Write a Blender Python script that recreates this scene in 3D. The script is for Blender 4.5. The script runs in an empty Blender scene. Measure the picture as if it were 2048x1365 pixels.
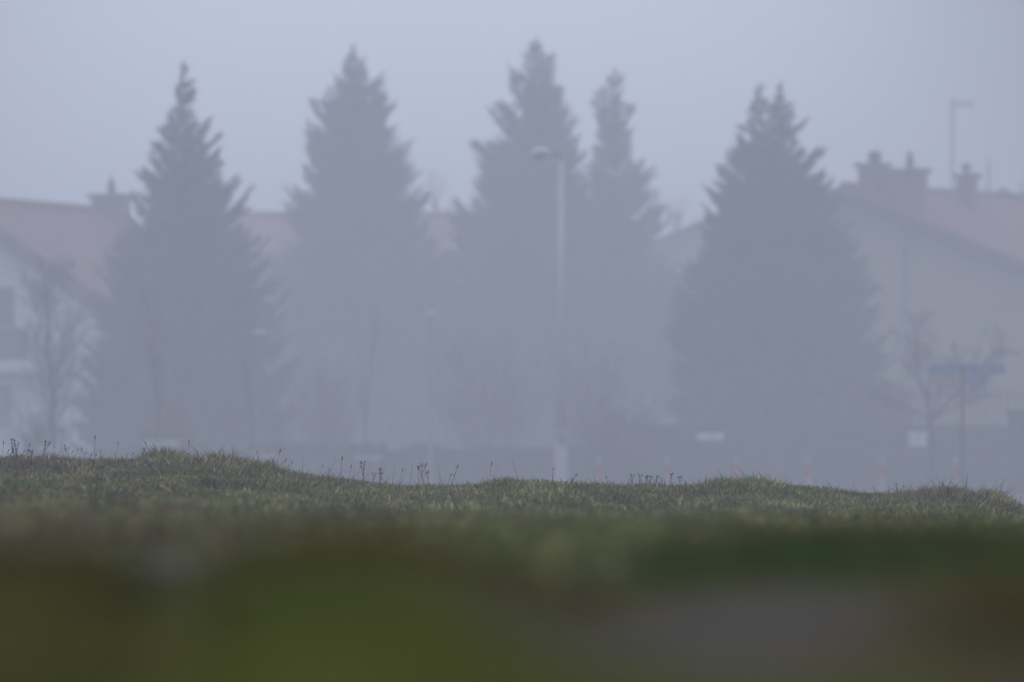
import bpy, math, random
import numpy as np
from mathutils import Vector, Matrix

# ------------------------------------------------------------------ camera, world, sun, exposure
SC = bpy.context.scene
EYE = 1.45                     # lens height above the far street; the camera lies low in the grass of a bank
S = 36.0 / 200.0 / 2048.0      # tangent per pixel of the 2048 px wide photograph
HORIZON = 880.0                # photo row of the horizon

cam_d = bpy.data.cameras.new("camera")
cam = bpy.data.objects.new("camera", cam_d)
SC.collection.objects.link(cam)
cam_d.lens = 200.0
cam_d.sensor_width = 36.0
cam_d.sensor_fit = 'HORIZONTAL'
cam_d.shift_y = (HORIZON - 682.5) / 2048.0
cam_d.clip_start = 0.05
cam_d.clip_end = 3000
cam_d.dof.use_dof = True
cam_d.dof.focus_distance = 29.6
cam_d.dof.aperture_fstop = 4.0
cam.location = (0, 0, EYE)
cam.rotation_euler = (math.radians(90), 0, 0)
SC.camera = cam

SUN_EL, SUN_AZ = math.radians(38), math.radians(-18)
world = bpy.data.worlds.new("World")
SC.world = world
world.use_nodes = True
wn, wl = world.node_tree.nodes, world.node_tree.links
wn.clear()
w_out = wn.new("ShaderNodeOutputWorld")
w_bg = wn.new("ShaderNodeBackground")
w_bg.inputs["Strength"].default_value = 0.1
w_sky = wn.new("ShaderNodeTexSky")
w_sky.sky_type = 'NISHITA'
w_sky.sun_disc = False
w_sky.sun_elevation = SUN_EL
w_sky.sun_rotation = SUN_AZ
w_sky.air_density = 1.0
w_sky.dust_density = 3.0
# overcast deck: grey-blue, a little brighter where the sun stands behind the cloud
w_tc = wn.new("ShaderNodeTexCoord")
w_dot = wn.new("ShaderNodeVectorMath"); w_dot.operation = 'DOT_PRODUCT'
gl = Vector((-0.012, 1.0, 0.060)).normalized()
w_dot.inputs[1].default_value = gl
wl.new(w_tc.outputs["Generated"], w_dot.inputs[0])
w_map = wn.new("ShaderNodeMapRange")
w_map.interpolation_type = 'SMOOTHSTEP'
w_map.inputs["From Min"].default_value = math.cos(math.radians(7.0))
w_map.inputs["From Max"].default_value = 1.0
wl.new(w_dot.outputs["Value"], w_map.inputs["Value"])
w_mix0 = wn.new("ShaderNodeMix"); w_mix0.data_type = 'RGBA'
w_mix0.inputs["A"].default_value = (1.7, 2.1, 3.1, 1)          # horizon of the overcast deck
w_mix0.inputs["B"].default_value = (7.0, 7.9, 10.3, 1)         # where the sun stands behind it
wl.new(w_map.outputs["Result"], w_mix0.inputs["Factor"])
w_sep = wn.new("ShaderNodeSeparateXYZ"); wl.new(w_tc.outputs["Generated"], w_sep.inputs["Vector"])
w_up = wn.new("ShaderNodeMapRange"); w_up.inputs["From Min"].default_value = 0.08; w_up.inputs["From Max"].default_value = 0.9
wl.new(w_sep.outputs["Z"], w_up.inputs["Value"])
w_mixz = wn.new("ShaderNodeMix"); w_mixz.data_type = 'RGBA'
w_mixz.inputs["B"].default_value = (11.9, 13.0, 16.6, 1)       # zenith, brighter than the horizon under full cloud
wl.new(w_up.outputs["Result"], w_mixz.inputs["Factor"]); wl.new(w_mix0.outputs["Result"], w_mixz.inputs["A"])
w_mix = wn.new("ShaderNodeMix"); w_mix.data_type = 'RGBA'
w_mix.inputs["Factor"].default_value = 0.9
wl.new(w_sky.outputs["Color"], w_mix.inputs["A"])
wl.new(w_mixz.outputs["Result"], w_mix.inputs["B"])
wl.new(w_mix.outputs["Result"], w_bg.inputs["Color"])
wl.new(w_bg.outputs["Background"], w_out.inputs["Surface"])

sun_d = bpy.data.lights.new("sun", 'SUN')
sun_d.energy = 0.6
sun_d.angle = math.radians(40)
sun_d.color = (1.0, 0.97, 0.93)
sun = bpy.data.objects.new("sun", sun_d)
SC.collection.objects.link(sun)
sdir = Vector((math.sin(SUN_AZ) * math.cos(SUN_EL), math.cos(SUN_AZ) * math.cos(SUN_EL), math.sin(SUN_EL)))
sun.rotation_euler = sdir.to_track_quat('Z', 'Y').to_euler()
sun.location = (0, 0, 30)

SC.view_settings.view_transform = 'Standard'
SC.view_settings.look = 'None'
SC.view_settings.exposure = 0.0
SC.view_settings.gamma = 1.0
SC.view_settings.use_curve_mapping = False
SC.render.engine = 'CYCLES'
SC.cycles.use_denoising = True
try:
    SC.cycles.denoiser = 'OPENIMAGEDENOISE'
except Exception:
    pass
SC.cycles.max_bounces = 6
SC.cycles.diffuse_bounces = 3
SC.cycles.volume_bounces = 3
SC.cycles.sample_clamp_indirect = 4.0

HAZE_DENSITY = 0.0062
F = 0.75                       # the bank's scale: its crest lies at 40.5 * F metres

# ------------------------------------------------------------------ helpers
def X(px, d): return (px - 1024.0) * S * d
def Zp(py, d): return EYE + (HORIZON - py) * S * d
def P(px, py, d): return Vector((X(px, d), d, Zp(py, d)))

def tag(o, label=None, cat=None, group=None, kind=None):
    if label: o["label"] = label
    if cat: o["category"] = cat
    if group: o["group"] = group
    if kind: o["kind"] = kind
    return o

def empty(name, loc, rz=0.0):
    o = bpy.data.objects.new(name, None)
    o.empty_display_size = 0.2
    SC.collection.objects.link(o)
    o.location = loc
    o.rotation_euler = (0, 0, rz)
    return o

def np_mesh(name, V, loops, starts, mat, parent=None, col=None, smooth=False):
    me = bpy.data.meshes.new(name)
    V = np.ascontiguousarray(V, dtype=np.float32)
    me.vertices.add(len(V)); me.vertices.foreach_set("co", V.ravel())
    loops = np.ascontiguousarray(loops, dtype=np.int32)
    me.loops.add(len(loops)); me.loops.foreach_set("vertex_index", loops)
    me.polygons.add(len(starts)); me.polygons.foreach_set("loop_start", np.ascontiguousarray(starts, dtype=np.int32))
    me.update(calc_edges=True)
    if col is not None:
        a = me.color_attributes.new("tint", 'FLOAT_COLOR', 'POINT')
        c = np.ones((len(V), 4), dtype=np.float32); c[:, :3] = col
        a.data.foreach_set("color", c.ravel())
    if smooth:
        me.polygons.foreach_set("use_smooth", np.ones(len(starts), dtype=bool))
    me.materials.append(mat)
    o = bpy.data.objects.new(name, me)
    SC.collection.objects.link(o)
    if parent: o.parent = parent
    return o

class MB:
    """collects boxes, prisms, tubes and cones, then links them as ONE mesh object"""
    def __init__(s): s.v, s.f = [], []
    def add(s, vs, fs):
        b = len(s.v)
        s.v += [tuple(v) for v in vs]
        s.f += [tuple(b + i for i in f) for f in fs]
    def box(s, x0, x1, y0, y1, z0, z1):
        s.add([(x0,y0,z0),(x1,y0,z0),(x1,y1,z0),(x0,y1,z0),(x0,y0,z1),(x1,y0,z1),(x1,y1,z1),(x0,y1,z1)],
              [(3,2,1,0),(4,5,6,7),(0,1,5,4),(1,2,6,5),(2,3,7,6),(3,0,4,7)])
    def prism(s, poly, y0, y1):                       # poly in x, z, extruded along y
        n = len(poly)
        s.add([(x,y0,z) for x,z in poly] + [(x,y1,z) for x,z in poly],
              [tuple(range(n)), tuple(range(2*n-1, n-1, -1))] + [(i,n+i,n+(i+1)%n,(i+1)%n) for i in range(n)])
    def tube(s, pts, radii, n=8, caps=True):
        pts = [Vector(p) for p in pts]
        vs, fs = [], []
        ref = None
        for i, p in enumerate(pts):
            t = (pts[min(i+1, len(pts)-1)] - pts[max(i-1, 0)])
            t = t.normalized() if t.length > 1e-9 else Vector((0,0,1))
            if ref is None:
                ref = Vector((1,0,0)) if abs(t.x) < 0.8 else Vector((0,1,0))
            a = (ref - t * ref.dot(t)).normalized(); b = t.cross(a); ref = a
            r = radii[i] if hasattr(radii, '__len__') else radii
            for k in range(n):
                q = 2*math.pi*k/n
                vs.append(p + a*(r*math.cos(q)) + b*(r*math.sin(q)))
        for i in range(len(pts)-1):
            for k in range(n):
                fs.append((i*n+k, i*n+(k+1)%n, (i+1)*n+(k+1)%n, (i+1)*n+k))
        if caps:
            fs.append(tuple(range(n-1, -1, -1)))
            m = (len(pts)-1)*n
            fs.append(tuple(range(m, m+n)))
        s.add(vs, fs)
    def lathe(s, prof, c=(0,0,0), n=14):              # prof: (r, z) from bottom to top
        s.tube([(c[0],c[1],c[2]+z) for r,z in prof], [max(r,0.0005) for r,z in prof], n)
    def build(s, name, mat, parent=None, smooth=False):
        me = bpy.data.meshes.new(name)
        me.from_pydata(s.v, [], s.f)
        me.update()
        if smooth: me.polygons.foreach_set("use_smooth", [True]*len(me.polygons))
        me.materials.append(mat)
        o = bpy.data.objects.new(name, me)
        SC.collection.objects.link(o)
        if parent: o.parent = parent
        return o

def copy_tree(o, parent=None):
    c = o.copy(); SC.collection.objects.link(c)
    if parent: c.parent = parent
    for ch in list(o.children): copy_tree(ch, c)
    return c

# value noise on a lattice
_rs = np.random.RandomState(5)
_LAT = _rs.rand(256, 256)
def vnoise(x, y, seed=0):
    x = np.asarray(x, float) + 37.13*seed; y = np.asarray(y, float) + 17.71*seed
    xi = np.floor(x).astype(int); yi = np.floor(y).astype(int)
    fx = x - xi; fy = y - yi
    fx = fx*fx*(3-2*fx); fy = fy*fy*(3-2*fy)
    a = _LAT[xi % 256, yi % 256]; b = _LAT[(xi+1) % 256, yi % 256]
    c = _LAT[xi % 256, (yi+1) % 256]; d = _LAT[(xi+1) % 256, (yi+1) % 256]
    return (a*(1-fx)+b*fx)*(1-fy) + (c*(1-fx)+d*fx)*fy
def fbm(x, y, seed=0, o=4):
    t = 0; amp = 0.5; f = 1.0
    for k in range(o):
        t = t + amp*vnoise(x*f, y*f, seed+k*3); amp *= 0.5; f *= 2.03
    return t

# ------------------------------------------------------------------ materials
def mat(name, color, rough=0.9, spec=0.2, var=0.0, scale=4.0, bump=0.0, metal=0.0, attr=False, dark=None):
    m = bpy.data.materials.new(name); m.use_nodes = True
    nt = m.node_tree; n, l = nt.nodes, nt.links
    b = n["Principled BSDF"]
    b.inputs["Roughness"].default_value = rough
    b.inputs["Specular IOR Level"].default_value = spec
    b.inputs["Metallic"].default_value = metal
    b.inputs["Base Color"].default_value = (*color, 1)
    tc = n.new("ShaderNodeTexCoord")
    no = n.new("ShaderNodeTexNoise"); no.inputs["Scale"].default_value = scale; no.inputs["Detail"].default_value = 5
    l.new(tc.outputs["Object"], no.inputs["Vector"])
    if attr:
        at = n.new("ShaderNodeAttribute"); at.attribute_name = "tint"
        if var:
            mx = n.new("ShaderNodeMix"); mx.data_type = 'RGBA'; mx.blend_type = 'MULTIPLY'
            mx.inputs["Factor"].default_value = 1.0
            rp = n.new("ShaderNodeMapRange"); rp.inputs["To Min"].default_value = 1-var; rp.inputs["To Max"].default_value = 1+var
            rp.inputs["From Min"].default_value = 0.3; rp.inputs["From Max"].default_value = 0.7
            l.new(no.outputs["Fac"], rp.inputs["Value"])
            l.new(at.outputs["Color"], mx.inputs["A"]); l.new(rp.outputs["Result"], mx.inputs["B"])
            l.new(mx.outputs["Result"], b.inputs["Base Color"])
        else:
            l.new(at.outputs["Color"], b.inputs["Base Color"])
    elif var:
        cr = n.new("ShaderNodeValToRGB")
        d = dark or tuple(c*(1-var) for c in color)
        cr.color_ramp.elements[0].position = 0.32; cr.color_ramp.elements[1].position = 0.68
        cr.color_ramp.elements[0].color = (*d, 1)
        cr.color_ramp.elements[1].color = (*[c*(1+var*0.6) for c in color], 1)
        l.new(no.outputs["Fac"], cr.inputs["Fac"]); l.new(cr.outputs["Color"], b.inputs["Base Color"])
    if bump:
        bp = n.new("ShaderNodeBump"); bp.inputs["Strength"].default_value = bump
        n2 = n.new("ShaderNodeTexNoise"); n2.inputs["Scale"].default_value = scale*6; n2.inputs["Detail"].default_value = 4
        l.new(tc.outputs["Object"], n2.inputs["Vector"])
        l.new(n2.outputs["Fac"], bp.inputs["Height"]); l.new(bp.outputs["Normal"], b.inputs["Normal"])
    return m

def tile_mat(name, c1, c2):
    m = bpy.data.materials.new(name); m.use_nodes = True
    n, l = m.node_tree.nodes, m.node_tree.links
    b = n["Principled BSDF"]; b.inputs["Roughness"].default_value = 0.85; b.inputs["Specular IOR Level"].default_value = 0.2
    tc = n.new("ShaderNodeTexCoord")
    mp = n.new("ShaderNodeMapping"); mp.inputs["Rotation"].default_value = (0, 0, math.radians(90))
    br = n.new("ShaderNodeTexBrick")
    br.inputs["Scale"].default_value = 1.0; br.inputs["Brick Width"].default_value = 0.3; br.inputs["Row Height"].default_value = 0.34
    br.inputs["Mortar Size"].default_value = 0.012
    br.inputs["Color1"].default_value = (*c1, 1); br.inputs["Color2"].default_value = (*c2, 1)
    br.inputs["Mortar"].default_value = (*[c*0.5 for c in c1], 1)
    l.new(tc.outputs["Object"], mp.inputs["Vector"]); l.new(mp.outputs["Vector"], br.inputs["Vector"])
    no = n.new("ShaderNodeTexNoise"); no.inputs["Scale"].default_value = 1.3
    l.new(tc.outputs["Object"], no.inputs["Vector"])
    mx = n.new("ShaderNodeMix"); mx.data_type = 'RGBA'; mx.blend_type = 'MULTIPLY'; mx.inputs["Factor"].default_value = 0.5
    l.new(br.outputs["Color"], mx.inputs["A"]); l.new(no.outputs["Color"], mx.inputs["B"])
    l.new(mx.outputs["Result"], b.inputs["Base Color"])
    bp = n.new("ShaderNodeBump"); bp.inputs["Strength"].default_value = 0.5
    l.new(br.outputs["Fac"], bp.inputs["Height"]); bp.invert = True; l.new(bp.outputs["Normal"], b.inputs["Normal"])
    return m

M = {
    'ground':  mat('soil_and_thatch', (1,1,1), 1.0, 0.0, var=0.35, scale=9, bump=0.6, attr=True),
    'grass':   mat('grass_blades', (1,1,1), 0.9, 0.03, attr=True),
    'asphalt': mat('asphalt', (0.055,0.056,0.06), 1.0, 0.03, var=0.25, scale=3, bump=0.2),
    'paving':  mat('paving', (0.085,0.084,0.083), 1.0, 0.03, var=0.2, scale=2.0, bump=0.2),
    'concrete':mat('concrete', (0.20,0.195,0.19), 1.0, 0.05, var=0.2, scale=2.0, bump=0.2),
    'pole':    mat('grey_concrete_pole', (0.51,0.48,0.50), 0.9, 0.2, var=0.12, scale=1.5, bump=0.1),
    'white':   mat('white_paint', (0.78,0.78,0.78), 0.6, 0.3, var=0.08, scale=3),
    'pale':    mat('pale_enamel', (0.36,0.37,0.38), 0.8, 0.1, var=0.1, scale=3),
    'lamp':    mat('lamp_head_enamel', (0.60,0.60,0.60), 0.8, 0.1, var=0.1, scale=3),
    'red':     mat('red_paint', (0.40,0.06,0.04), 0.6, 0.3, var=0.1, scale=5),
    'dark':    mat('dark_metal', (0.035,0.037,0.04), 0.7, 0.3, var=0.2, scale=4),
    'grey':    mat('grey_metal', (0.22,0.22,0.23), 0.6, 0.3, var=0.15, scale=4, metal=0.3),
    'fence':   mat('grey_fence_boards', (0.06,0.062,0.065), 0.85, 0.2, var=0.25, scale=2),
    'picket':  mat('picket_wood', (0.13,0.12,0.105), 0.9, 0.2, var=0.3, scale=3),
    'wood':    mat('weathered_wood', (0.10,0.075,0.055), 0.9, 0.2, var=0.3, scale=6),
    'blue':    mat('blue_enamel', (0.022,0.09,0.23), 0.5, 0.4, var=0.05, scale=3),
    'plaster_white': mat('white_plaster', (0.64,0.66,0.66), 0.95, 0.1, var=0.06, scale=0.8, bump=0.1),
    'plaster_cream': mat('cream_plaster', (0.32,0.285,0.175), 0.95, 0.1, var=0.07, scale=0.6, bump=0.1),
    'plaster_pink':  mat('pink_plaster', (0.34,0.25,0.245), 0.95, 0.1, var=0.06, scale=0.7, bump=0.1),
    'brick':   mat('chimney_render', (0.20,0.135,0.12), 0.95, 0.1, var=0.15, scale=3, bump=0.3),
    'fascia_and_shade':  mat('dark_fascia_and_shade', (0.06,0.05,0.05), 0.8, 0.2, var=0.2, scale=2),
    'verge':   mat('red_verge_tiles', (0.22,0.12,0.115), 0.85, 0.2, var=0.2, scale=3),
    'glass':   mat('window_glass', (0.03,0.04,0.045), 0.1, 0.6, var=0.2, scale=0.6),
    'bark':    mat('bark', (0.07,0.056,0.047), 0.95, 0.1, var=0.3, scale=9, bump=0.4),
    'bark2':   mat('grey_bark', (0.055,0.05,0.047), 0.95, 0.1, var=0.3, scale=9, bump=0.4),
    'twig_red':mat('red_brown_twigs', (0.14,0.055,0.04), 0.9, 0.1, var=0.3, scale=7),
    'twig_tan':mat('tan_twigs', (0.12,0.105,0.075), 0.9, 0.1, var=0.3, scale=7),
    'needle':  mat('spruce_needles', (0.098,0.118,0.112), 0.9, 0.05, var=0.5, scale=0.9),
    'needle_blue': mat('blue_spruce_needles', (0.092,0.120,0.128), 0.9, 0.05, var=0.4, scale=0.9),
    'hedge':   mat('hedge_leaves', (0.035,0.044,0.028), 0.85, 0.15, var=0.4, scale=1.4),
    'stalk':   mat('dry_stalk', (0.052,0.042,0.036), 0.9, 0.1, var=0.25, scale=30),
    'seed':    mat('dark_seed_head', (0.032,0.024,0.021), 0.95, 0.1, var=0.3, scale=60),
    'yarrow':  mat('dry_flower_head', (0.055,0.042,0.038), 0.95, 0.1, var=0.3, scale=60),
    'stone':   mat('pale_stone', (0.20,0.19,0.185), 0.9, 0.2, var=0.2, scale=14, bump=0.3),
    'roof':    tile_mat('red_roof_tiles', (0.24,0.10,0.088), (0.19,0.085,0.075)),
    'roof_far':tile_mat('salmon_roof_tiles', (0.30,0.16,0.145), (0.26,0.145,0.13)),
}

# ------------------------------------------------------------------ the ground
CREST = np.array([(-400,918),(0,918),(100,917),(200,921),(290,922),(350,922),(420,928),(500,936),(560,946),(620,955),(700,966),
    (800,974),(900,975),(950,972),(1010,967),(1100,969),(1200,974),(1300,977),(1380,976),(1430,972),(1500,971),(1560,973),
    (1640,979),(1700,987),(1780,995),(1850,993),(1920,990),(1980,996),(2020,1010),(2048,1018),(2150,1026),(2500,1026)], float)
RIDGE = np.array([(-600,1128),(0,1128),(200,1135),(270,1200),(340,1275),(400,1235),(460,1150),(600,1098),(760,1092),(900,1125),(1020,1195),
    (1150,1250),(1300,1245),(1800,1230),(1950,1200),(2048,1200),(2700,1200)], float)   # ground row at d = 5
MID = np.array([(-600,1150),(0,1150),(300,1150),(1100,1165),(1250,1150),(1400,1118),(1550,1098),(1750,1090),(1950,1085),(2048,1095),(2700,1095)], float)  # ground row at d = 7.5
CREST[:,1] += 8
def ip(tab, u): return np.interp(u, tab[:,0], tab[:,1])

def height(x, y):
    x = np.asarray(x, float); y = np.asarray(y, float)
    y = y/F; x = x/F
    dd = np.maximum(y, 1.2)
    u = 1024 + x/(dd*S)
    c = ip(CREST, u)
    G = lambda v: EYE - v*F
    rows = [
        (-40, G(0.30+0*u)), (0.0, G(0.26+0*u)), (1.5, G(0.205+0*u)), (3.0, G(0.168+0*u)),
        (4.0, G((ip(RIDGE,u)+30-HORIZON)*S*4.0+0.018)),
        (5.0, G((ip(RIDGE,u)-HORIZON)*S*5.0)),
        (7.5, G((ip(MID,u)-HORIZON)*S*7.5)),
        (11., G((c*0.15+945-HORIZON)*S*11.)),
        (20., G((c*0.3+762-HORIZON)*S*20.)),
        (30., G((c*0.65+388-HORIZON)*S*30.)),
        (35., G((c*0.9+128-HORIZON)*S*35.)),
        (38.5, G((c+9-HORIZON)*S*38.5)),
        (40.5, G((c-HORIZON)*S*40.5)),
        (46., G((c+16-HORIZON)*S*46.)),
        (75., 0.55+0*u), (100., 0.06+0*u), (115., 0*u), (2000., 0*u)]
    z = np.zeros_like(u)
    for (d0, z0), (d1, z1) in zip(rows[:-1], rows[1:]):
        m = (y >= d0) & (y < d1)
        t = np.clip((y-d0)/(d1-d0), 0, 1); t = t*t*(3-2*t)*0.6 + t*0.4
        z = np.where(m, z0*(1-t)+z1*t, z)
    near = np.clip(1-(y-55)/25., 0, 1)
    small = np.clip(y/20., 0.25, 1)
    z = z + near*small*((fbm(x*1.1, y*0.55, 1)-0.47)*0.045 + (fbm(x*3.5, y*1.8, 2)-0.47)*0.03 + (vnoise(x*11, y*6, 3)-0.5)*0.012)
    return z

def soil_mask(x, y):
    """1 where bare brown earth shows"""
    x = x/F; y = y/F
    dd = np.maximum(y, 1.2); u = 1024 + x/(dd*S)
    n = fbm(x*2.3, y*1.2, 9)
    e = np.clip(1.25-np.sqrt(((u-1510)/600.)**2 + ((y-4.75)/1.3)**2), 0, 1)*1.3
    e2 = np.clip(1.2-np.sqrt(((u-340)/120.)**2 + ((y-8.0)/3.0)**2), 0, 1)*0.95
    e3 = np.clip(1.2-np.sqrt(((u-1170)/190.)**2 + ((y-7.0)/1.5)**2), 0, 1)*1.15
    e4 = np.clip(1.3-np.sqrt(((u-2080)/230.)**2 + ((y-3.6)/0.9)**2), 0, 1)*0.35
    s = np.maximum(np.maximum(e, e2), np.maximum(e3, e4))
    return np.clip(s + (n-0.47)*1.3*(s > 0), 0, 1)

ny1 = np.concatenate([np.linspace(-55, 0, 12)[:-1], np.geomspace(0.6, 60, 230)-0.6, np.geomspace(61, 690, 40)])
xs_t = np.linspace(-1, 1, 321)
nx1 = np.sign(xs_t)*(np.abs(xs_t)*5.2 + np.abs(xs_t)**9*382)
gx, gy = np.meshgrid(nx1, ny1)
gz = height(gx, gy)
V = np.stack([gx.ravel(), gy.ravel(), gz.ravel()], 1)
R_, C_ = gx.shape
i0 = (np.arange(R_-1)[:,None]*C_ + np.arange(C_-1)[None,:]).ravel()
quads = np.stack([i0, i0+1, i0+C_+1, i0+C_], 1)
sm = soil_mask(gx, gy).ravel()[:,None]
pt = fbm(gx*1.7, gy*0.8, 4).ravel()[:,None]
green = np.array([0.050,0.060,0.010])*(1-pt) + np.array([0.070,0.060,0.012])*pt
soil = np.array([0.070,0.061,0.051])
_u = 1024 + gx/(np.maximum(gy, .9)*S)
lb = (np.maximum(np.clip((430-_u)/400., 0, 1), np.clip((_u-1830)/160., 0, 1))*np.clip((6-gy)/2., 0, 1)*(gy > 0.5)).ravel()[:,None]*0.6
green = green*(1-lb) + np.array([0.042,0.032,0.010])*lb      # dead leaf litter on the left
gcol = green*(1-sm) + soil*sm
ground = np_mesh("ground", V, quads.ravel(), np.arange(len(quads))*4, M['ground'], col=gcol, smooth=True)
tag(ground, kind='structure')

# street beyond the bank, with kerbs and a pavement
road = MB(); road.box(-180, 180, 97, 111, -0.2, 0.012)
tag(road.build("road", M['asphalt']), kind='structure')
pv = MB(); pv.box(-180, 180, 111.2, 138.5, -0.2, 0.12)
tag(pv.build("pavement", M['paving']), kind='structure')
kb = MB(); kb.box(-180, 180, 111.0, 111.2, -0.2, 0.135)
tag(kb.build("kerb", M['concrete']), kind='structure')

# ------------------------------------------------------------------ grass (nobody could count it)
rng = np.random.RandomState(11)
def blades(n, d0, d1, margin, hmin, hmax, wid, power=1.0):
    d = (d0 + (d1-d0)*rng.rand(n)**power)*F
    half = 1024*S*d + margin
    x = (rng.rand(n)*2-1)*half
    u = 1024 + x/(d*S)
    cl = fbm(x*3.1, d*1.7, 21)
    soilm = soil_mask(x, d)
    keep = rng.rand(n) > soilm*1.05
    x, d, u, cl = x[keep], d[keep], u[keep], cl[keep]
    return x, d, u, cl

def build_blades(sets):
    VV, CC = [], []
    for (x, d, u, cl, h, w, lean) in sets:
        n = len(x)
        z = height(x, d) - 0.006
        az = rng.rand(n)*2*np.pi
        ln = h*lean*(0.4+rng.rand(n))
        dx, dy = np.cos(az)*ln, np.sin(az)*ln
        fa = rng.rand(n)*np.pi
        wx, wy = np.cos(fa)*w*0.5, np.sin(fa)*w*0.5
        P0 = np.stack([x, d, z], 1)
        mid = P0 + np.stack([dx*0.35, dy*0.35, h*0.58], 1)
        droop = np.clip(1-lean*0.35*rng.rand(n), 0.4, 1)
        tip = P0 + np.stack([dx, dy, h*droop], 1)
        W = np.stack([wx, wy, 0*wx], 1)
        vv = np.stack([P0-W, P0+W, mid-W*0.75, mid+W*0.75, tip], 1)
        VV.append(vv.reshape(-1,3))
        # colours: fresh green, olive, straw and dead brown, in patches
        p1 = fbm(x*1.3, d*0.7, 31); p2 = fbm(x*2.9, d*1.4, 41); r = rng.rand(n)
        fresh = np.array([0.066,0.110,0.024]); olive = np.array([0.125,0.125,0.034])
        straw = np.array([0.320,0.270,0.120]); brown = np.array([0.120,0.080,0.058])
        c = np.where((r < 0.45+0.9*(p1-0.47))[:,None], fresh, olive)
        c = np.where((rng.rand(n) < 0.22+0.8*(p2-0.47))[:,None], straw, c)
        c = np.where((rng.rand(n) < 0.20+1.1*(0.47-p1)+0.22*np.clip((900-(1024+x/(d*S)))/500., 0, 1))[:,None], brown, c)
        c = c*(0.7+0.6*rng.rand(n))[:,None]
        p3 = vnoise(x*9, d*5, 51)
        c = c*(0.62+1.4*p3)[:,None]
        uu = 1024+x/(d*S)
        near = (d < 4.6 + 1.7*np.clip((uu-1150)/200., 0, 1) + 0.8*(rng.rand(n)-.5))[:,None]
        q1 = fbm(x*2.2, d*1.1, 61)
        deep = np.where((r < 0.5)[:,None], np.array([0.074,0.106,0.012]), np.array([0.110,0.104,0.012]))
        deep = np.where((q1+0.12*rng.rand(n) < 0.48)[:,None], np.array([0.048,0.078,0.012]), deep)
        deep = np.where(((uu > 1280)&(d > 4.0))[:,None], deep*np.array([0.78,0.90,1.0]), deep)
        deep = np.where(((p2 < 0.40)|((uu < 260)&(rng.rand(n) < 0.45)))[:,None], np.array([0.085,0.060,0.012]), deep)*(1.08+0.5*rng.rand(n))[:,None]
        deep = np.where((((uu < 420)|((uu > 1850)&(d < 3.6)))&(rng.rand(n) < .5))[:,None], np.array([0.052,0.038,0.010]), deep)
        c = np.where(near, deep, c)
        CC.append(np.repeat(c, 5, axis=0))
    VV = np.concatenate(VV); CC = np.concatenate(CC)
    n = len(VV)//5
    b = (np.arange(n)*5)[:,None]
    loops = np.concatenate([b+0, b+1, b+3, b+2, b+2, b+3, b+4], 1).ravel()
    st = np.stack([np.arange(n)*7, np.arange(n)*7+4], 1).ravel()
    o = np_mesh("grass", VV, loops, st, M['grass'], col=CC)
    tag(o, "short winter grass with straw and brown blades covering the bank", "grass", kind='stuff')
    return o

sets = []
def tuft(u):   # taller growth along the crest where the photo shows it
    g = lambda c, s, a: a*np.exp(-((u-c)/s)**2)
    return g(310,32,0.9)+g(350,30,0.6)+g(440,45,0.8)+g(520,40,0.5)+g(1000,30,0.35)+g(1440,40,0.5)+g(1510,50,0.6)+g(1880,70,0.7)+g(1990,30,0.5)+g(1300,40,0.2)
x, d, u, cl = blades(280000, 31, 44, 1.8, 0, 0, 0)
h = 0.024 + 0.050*np.clip((cl-0.3)*2.2, 0, 1) * (0.4+0.6*rng.rand(len(x))) + 0.105*tuft(u)*rng.rand(len(x))*np.exp(-((d-40*F)/1.6)**2)
big = rng.rand(len(x)) < 0.035
h = np.where(big, h*(1.3+0.7*rng.rand(len(x))), h)
sets.append((x, d, u, cl, h, 0.0042+0.0022*rng.rand(len(x)), 0.75))
x, d, u, cl = blades(150000, 12, 31, 2.0, 0, 0, 0)
h = 0.018 + 0.040*np.clip((cl-0.3)*2.2, 0, 1)*(0.4+0.6*rng.rand(len(x)))
sets.append((x, d, u, cl, h, 0.0045+0.002*rng.rand(len(x)), 0.7))
x, d, u, cl = blades(130000, 2.4, 12, 2.1, 0, 0, 0, power=1.2)
h = 0.014 + 0.032*np.clip((cl-0.25)*2.0, 0, 1)*(0.4+0.6*rng.rand(len(x)))
h *= np.clip((d-1.5)/2.5, 0.5, 1)
sets.append((x, d, u, cl, h, 0.0045+0.0025*rng.rand(len(x)), 0.7))
build_blades(sets)

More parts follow.
